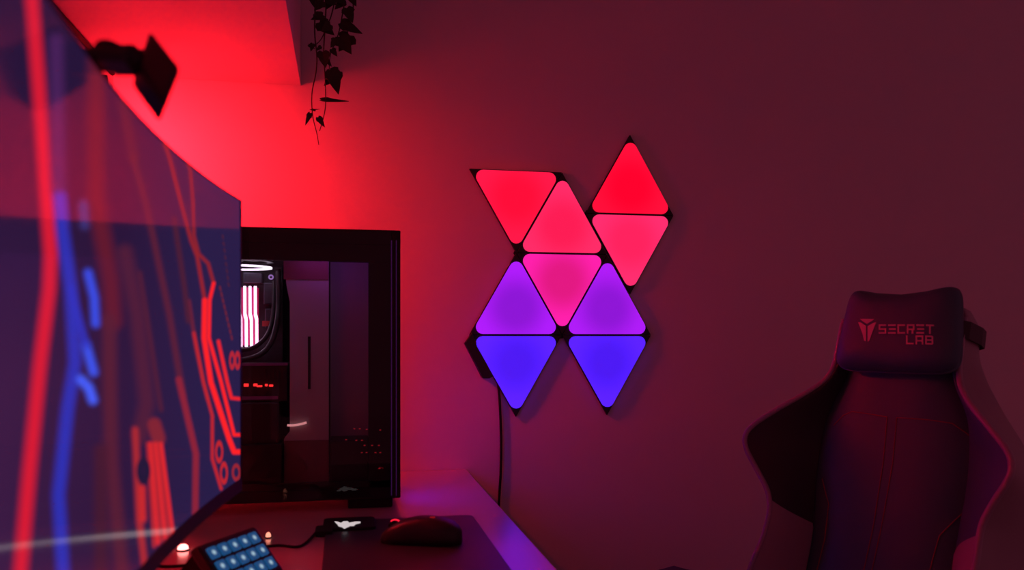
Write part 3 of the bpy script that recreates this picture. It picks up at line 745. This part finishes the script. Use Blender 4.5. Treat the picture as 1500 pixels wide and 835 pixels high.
def ctab(v):
    for a, b_ in zip(TAB[:-1], TAB[1:]):
        if a[0] >= v >= b_[0]:
            f = (a[0] - v) / (a[0] - b_[0]); f = f
            return tuple(a[k] + (b_[k] - a[k]) * f for k in (1, 2, 3, 4))
    return TAB[-1][1:] if v < TAB[-1][0] else TAB[0][1:]
NVR = 90
vlist = [TAB[0][0] + (TAB[-1][0] - TAB[0][0]) * i / NVR for i in range(NVR + 1)]
def sm(v):
    s3 = [ctab(v + d) for d in (-0.012, -0.006, 0, 0.006, 0.012)]
    return tuple(sum(s_[k] for s_ in s3) / 5 for k in range(4))
def wide(v, sd):
    return 0.026 * math.exp(-((v + 0.38) / 0.075) ** 2) if sd > 0 else 0.0
rings = []
for v in vlist:
    U_, w_, ui, ub = sm(v)
    prof = [(0, -0.012), (ui, -0.012), (U_ - 0.014, w_ - 0.014), (U_ - 0.003, w_ - 0.006), (U_, w_ - 0.016), (U_ + (ub - U_) * 0.5, (w_ - 0.046) * 0.5), (ub, -0.030), (ub - 0.004, -0.050), (ub - 0.03, -0.074), (ub * 0.5, -0.088), (0, -0.090)]
    full = [(u + (wide(v, 1) if 2 <= k_ <= 4 else 0), w) for k_, (u, w) in enumerate(prof)] + [(-u, w) for u, w in reversed(prof[1:-1])]
    rings.append([cpt(u, v, w) for u, w in full])
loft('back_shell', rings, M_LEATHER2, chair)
# centre panel
rings = []
for v in vlist:
    U_, w_, ui, ub = sm(v); r_ = []
    for k in range(17):
        a = -1 + k / 8
        r_.append(cpt(a * ui, v, -0.012 + 0.024 * (1 - abs(a) ** 4)))
    rings.append(r_)
loft('centre_panel', rings, M_LEATHER, chair, closed=False)
VS = -0.355
for sd in (-1, 1):
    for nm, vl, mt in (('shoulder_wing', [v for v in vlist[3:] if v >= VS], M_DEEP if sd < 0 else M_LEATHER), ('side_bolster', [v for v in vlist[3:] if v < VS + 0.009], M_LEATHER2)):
        rings = []
        for v in vl:
            U_, w_, ui, ub = sm(v); U_ += wide(v, sd); r_ = []
            for k in range(11):
                a = k / 10
                u = ui - 0.004 + (U_ - 0.004 - ui) * a
                w = -0.008 + (w_ + 0.004) * a + 0.014 * math.sin(math.pi * a)
                dv = -0.030 * (1 - a) if (nm == 'side_bolster' and v > VS - 0.03) or (nm == 'shoulder_wing' and v < VS + 0.03) else 0.0
                r_.append(cpt(sd * u, v + dv * (1 - min(1, abs(v - VS) / 0.03)), w))
            rings.append(r_)
        loft(nm, rings, mt, chair, closed=False)
    tube('piping', [cpt(sd * (sm(v)[0] + wide(v, sd) - 0.003), v, sm(v)[1] - 0.004) for v in vlist[3:-2]], 0.0055, M_PIPE, chair, n=8)
# lower side pads (redder leather)
# stitched seams on the centre panel
def cw(u, v):
    U_, w_, ui, ub = sm(v); a = min(1, abs(u) / ui); return -0.012 + 0.024 * (1 - a ** 4)
def seam(px_pts):
    pts = []
    for p0, p1 in zip(px_pts[:-1], px_pts[1:]):
        for k in range(10):
            f = k / 10; u, v = cuv(p0[0] + (p1[0] - p0[0]) * f, p0[1] + (p1[1] - p0[1]) * f, 0.011)
            pts.append(cpt(u, v, cw(u, v) + 0.0004))
    tube('stitching', pts, 0.0009, M_STITCH, chair, n=5)
seam([(1218, 622), (1234, 608), (1248, 603), (1270, 606), (1300, 611), (1294, 680), (1280, 770), (1266, 835), (1258, 870)])
seam([(1200, 700), (1212, 738), (1206, 790), (1194, 835), (1186, 865)])
seam([(1425, 648), (1410, 632), (1392, 619), (1360, 615), (1314, 612), (1308, 680), (1292, 770), (1278, 835), (1271, 870)])
seam([(1410, 742), (1392, 762), (1373, 784), (1366, 810), (1360, 835), (1354, 865)])
# head pillow
pw0, pT = 0.010, 0.062
def pillow_pt(a, ph):
    c_, s_ = math.cos(ph), math.sin(ph); e = 0.32
    x = math.copysign(abs(c_) ** e, c_); y = math.copysign(abs(s_) ** e, s_)
    u = 0.012 + (0.111 + 0.008 * (-y)) * x * a
    vt = 0.066 + 0.024 * abs(x) ** 2.2
    v = (vt * y if y > 0 else 0.084 * y) * a
    return u, v
rings = []
avals = [1.0, 0.985, 0.94, 0.86, 0.74, 0.58, 0.40, 0.20, 0.02]
for a in [0.02, 0.5, 0.9] + avals:
    pass
NP = 64
front = []
for a in avals:
    front.append([cpt(*pillow_pt(a, 2 * math.pi * k / NP), pw0 + pT * (0.45 + 0.55 * (1 - a ** 5) ** 0.55)) for k in range(NP)])
backr = []
for a in reversed(avals):
    backr.append([cpt(*pillow_pt(a, 2 * math.pi * k / NP), pw0 + pT * (0.45 - 0.45 * (1 - a ** 5) ** 0.55)) for k in range(NP)])
loft('head_pillow', backr + front[0:], M_LEATHER, chair)
def pill_w(u, v):
    x = abs((u - 0.012) / 0.110); y = abs(v / (0.074 if v > 0 else 0.084))
    a = min(1, (x ** 6.2 + y ** 6.2) ** (1 / 6.2)); return pw0 + pT * (0.45 + 0.55 * (1 - a ** 5) ** 0.55)
# pillow strap round the backrest
st_pts = []
for (u, w) in [(0.085, 0.03), (0.114, 0.026), (0.125, 0.012), (0.130, -0.03), (0.126, -0.056), (0.098, -0.082), (0, -0.097), (-0.098, -0.082), (-0.126, -0.056), (-0.121, -0.03), (-0.117, 0.010), (-0.108, 0.022), (-0.085, 0.03)]:
    st_pts.append((u, w))
vs_, fs_ = [], []
for u, w in st_pts:
    vs_ += [cpt(u, 0.020, w), cpt(u, -0.012, w), cpt(u * 0.98, -0.012, w * 0.98 - 0.001), cpt(u * 0.98, 0.020, w * 0.98 - 0.001)]
for i in range(len(st_pts) - 1):
    for q_ in range(4): fs_.append((4 * i + q_, 4 * i + (q_ + 1) % 4, 4 * i + 4 + (q_ + 1) % 4, 4 * i + 4 + q_))
mesh('pillow_strap', vs_, fs_, M_DEEP, chair)
# print on the pillow: emblem and block lettering
pmid = pw0 + pT
def printed(name, polys):
    vs_, fs_ = [], []
    for poly in polys:
        n0 = len(vs_)
        for x, y in poly:
            u, v = cuv(x, y, pmid); vs_.append(cpt(u, v, pill_w(u, v) + 0.0012))
        for x, y in poly:
            u, v = cuv(x, y, pmid); vs_.append(cpt(u, v, pill_w(u, v) - 0.002))
        n_ = len(poly)
        fs_.append(tuple(range(n0, n0 + n_)))
        for i in range(n_): fs_.append((n0 + i, n0 + n_ + i, n0 + n_ + (i + 1) % n_, n0 + (i + 1) % n_))
    o = mesh(name, vs_, fs_, M_LOGO, chair); return o
pr = printed('printed_emblem', [[(1259.5, 467), (1281, 467.5), (1277, 470.5), (1270, 474.5), (1263, 470)],
                           [(1257, 472), (1261, 472.5), (1268.8, 477.5), (1268.8, 500), (1266, 499), (1264, 490), (1259, 477)],
                           [(1284, 472.5), (1280, 473), (1271.2, 478), (1271.2, 500.5), (1274, 499), (1277, 490), (1282, 477)]])
pr['label'] = 'pink angular shield emblem'
GL = {  # strokes in a 1 x 1 cell, (x0, y0, x1, y1), y down
 'S': [(0, 0, 1, .17), (0, 0, .2, .58), (0, .42, 1, .58), (.8, .42, 1, 1), (0, .83, 1, 1)],
 'E': [(0, 0, 1, .17), (.12, .42, 1, .58), (0, .83, 1, 1)],
 'C': [(0, 0, 1, .17), (0, 0, .2, 1), (0, .83, 1, 1)],
 'R': [(0, 0, 1, .17), (0, 0, .2, 1), (.8, 0, 1, .55), (0, .46, 1, .62), (.62, .58, .85, 1)],
 'T': [(0, 0, 1, .17), (.4, 0, .6, 1)],
 'L': [(0, 0, .2, 1), (0, .83, 1, 1)],
 'A': [(0, 0, 1, .17), (0, 0, .2, 1), (.8, 0, 1, 1), (0, .52, 1, .68)],
 'B': [(0, 0, .9, .17), (0, 0, .2, 1), (.8, .08, 1, .92), (0, .42, .95, .58), (0, .83, .9, 1)]}
def word(txt, x0, x1, y0, y1, sl):
    n = len(txt); cell = (x1 - x0) / n
    for i, ch in enumerate(txt):
        bx = x0 + i * cell; w_ = cell * 0.80; polys = []
        for (a, c, b_, d) in GL[ch]:
            Xs = lambda q_: bx + q_ * w_
            Ys = lambda q_, x: y0 + q_ * (y1 - y0) + sl * (x - x0)
            polys.append([(Xs(a), Ys(c, Xs(a))), (Xs(a), Ys(d, Xs(a))), (Xs(b_), Ys(d, Xs(b_))), (Xs(b_), Ys(c, Xs(b_)))])
        printed('printed_letter', polys)
word('SECRET', 1287.5, 1370, 475.5, 489, -0.004)
word('LAB', 1327.5, 1369, 491.5, 504.5, -0.004)
# seat, armrests, lift and wheeled base
sz = 0.50
def sring(z, hw, y0, y1, r=0.05):
    return [base_c + CL * u + CF * v + Z1 * z for u, v in rrect(-hw, y0, hw, y1, r, 6)]
loft('seat', [sring(sz - 0.11, 0.22, -0.22, 0.27), sring(sz - 0.09, 0.25, -0.24, 0.29), sring(sz - 0.02, 0.255, -0.24, 0.30), sring(sz, 0.235, -0.22, 0.28)], M_LEATHER, chair, smooth=False)
for sd in (-1, 1):
    c = base_c + CL * (sd * 0.31)
    obox('armrest', c + Z1 * 0.595, CL, CF, Z1, 0.045, 0.13, 0.014, M_BLACK, chair, bevel=0.01)
    obox('armrest_post', c + Z1 * 0.48, CL, CF, Z1, 0.018, 0.03, 0.11, M_BLACK, chair, bevel=0.004)
    obox('armrest_bracket', base_c + CL * (sd * 0.22) + Z1 * 0.375, CL, CF, Z1, 0.11, 0.03, 0.010, M_STEEL, chair, bevel=0.002)
obox('mechanism', base_c + Z1 * 0.36, CL, CF, Z1, 0.09, 0.12, 0.03, M_STEEL, chair, bevel=0.006)
obox('back_bracket', seat_c + Z1 * 0.40 + CF * 0.02, CL, CF, Z1, 0.15, 0.02, 0.06, M_STEEL, chair, bevel=0.004)
tube('gas_lift', [base_c + Z1 * 0.08, base_c + Z1 * 0.20, base_c + Z1 * 0.20, base_c + Z1 * 0.34], [0.03, 0.03, 0.018, 0.018], M_STEEL, chair, n=16)
for k in range(5):
    a = ang + 2 * math.pi * k / 5; d = Vector((math.cos(a), math.sin(a), 0)); e = Vector((-d.y, d.x, 0))
    lg = tube('base_leg', [base_c + Z1 * 0.10, base_c + d * 0.16 + Z1 * 0.095, base_c + d * 0.31 + Z1 * 0.075], [0.03, 0.026, 0.02], M_BLACK, chair, n=10)
    for s_ in (-1, 1):
        wcn = base_c + d * 0.31 + e * (s_ * 0.017) + Z1 * 0.029
        tube('caster_wheel', [wcn - e * 0.009, wcn + e * 0.009], 0.029, M_RUBBER, lg, n=18)
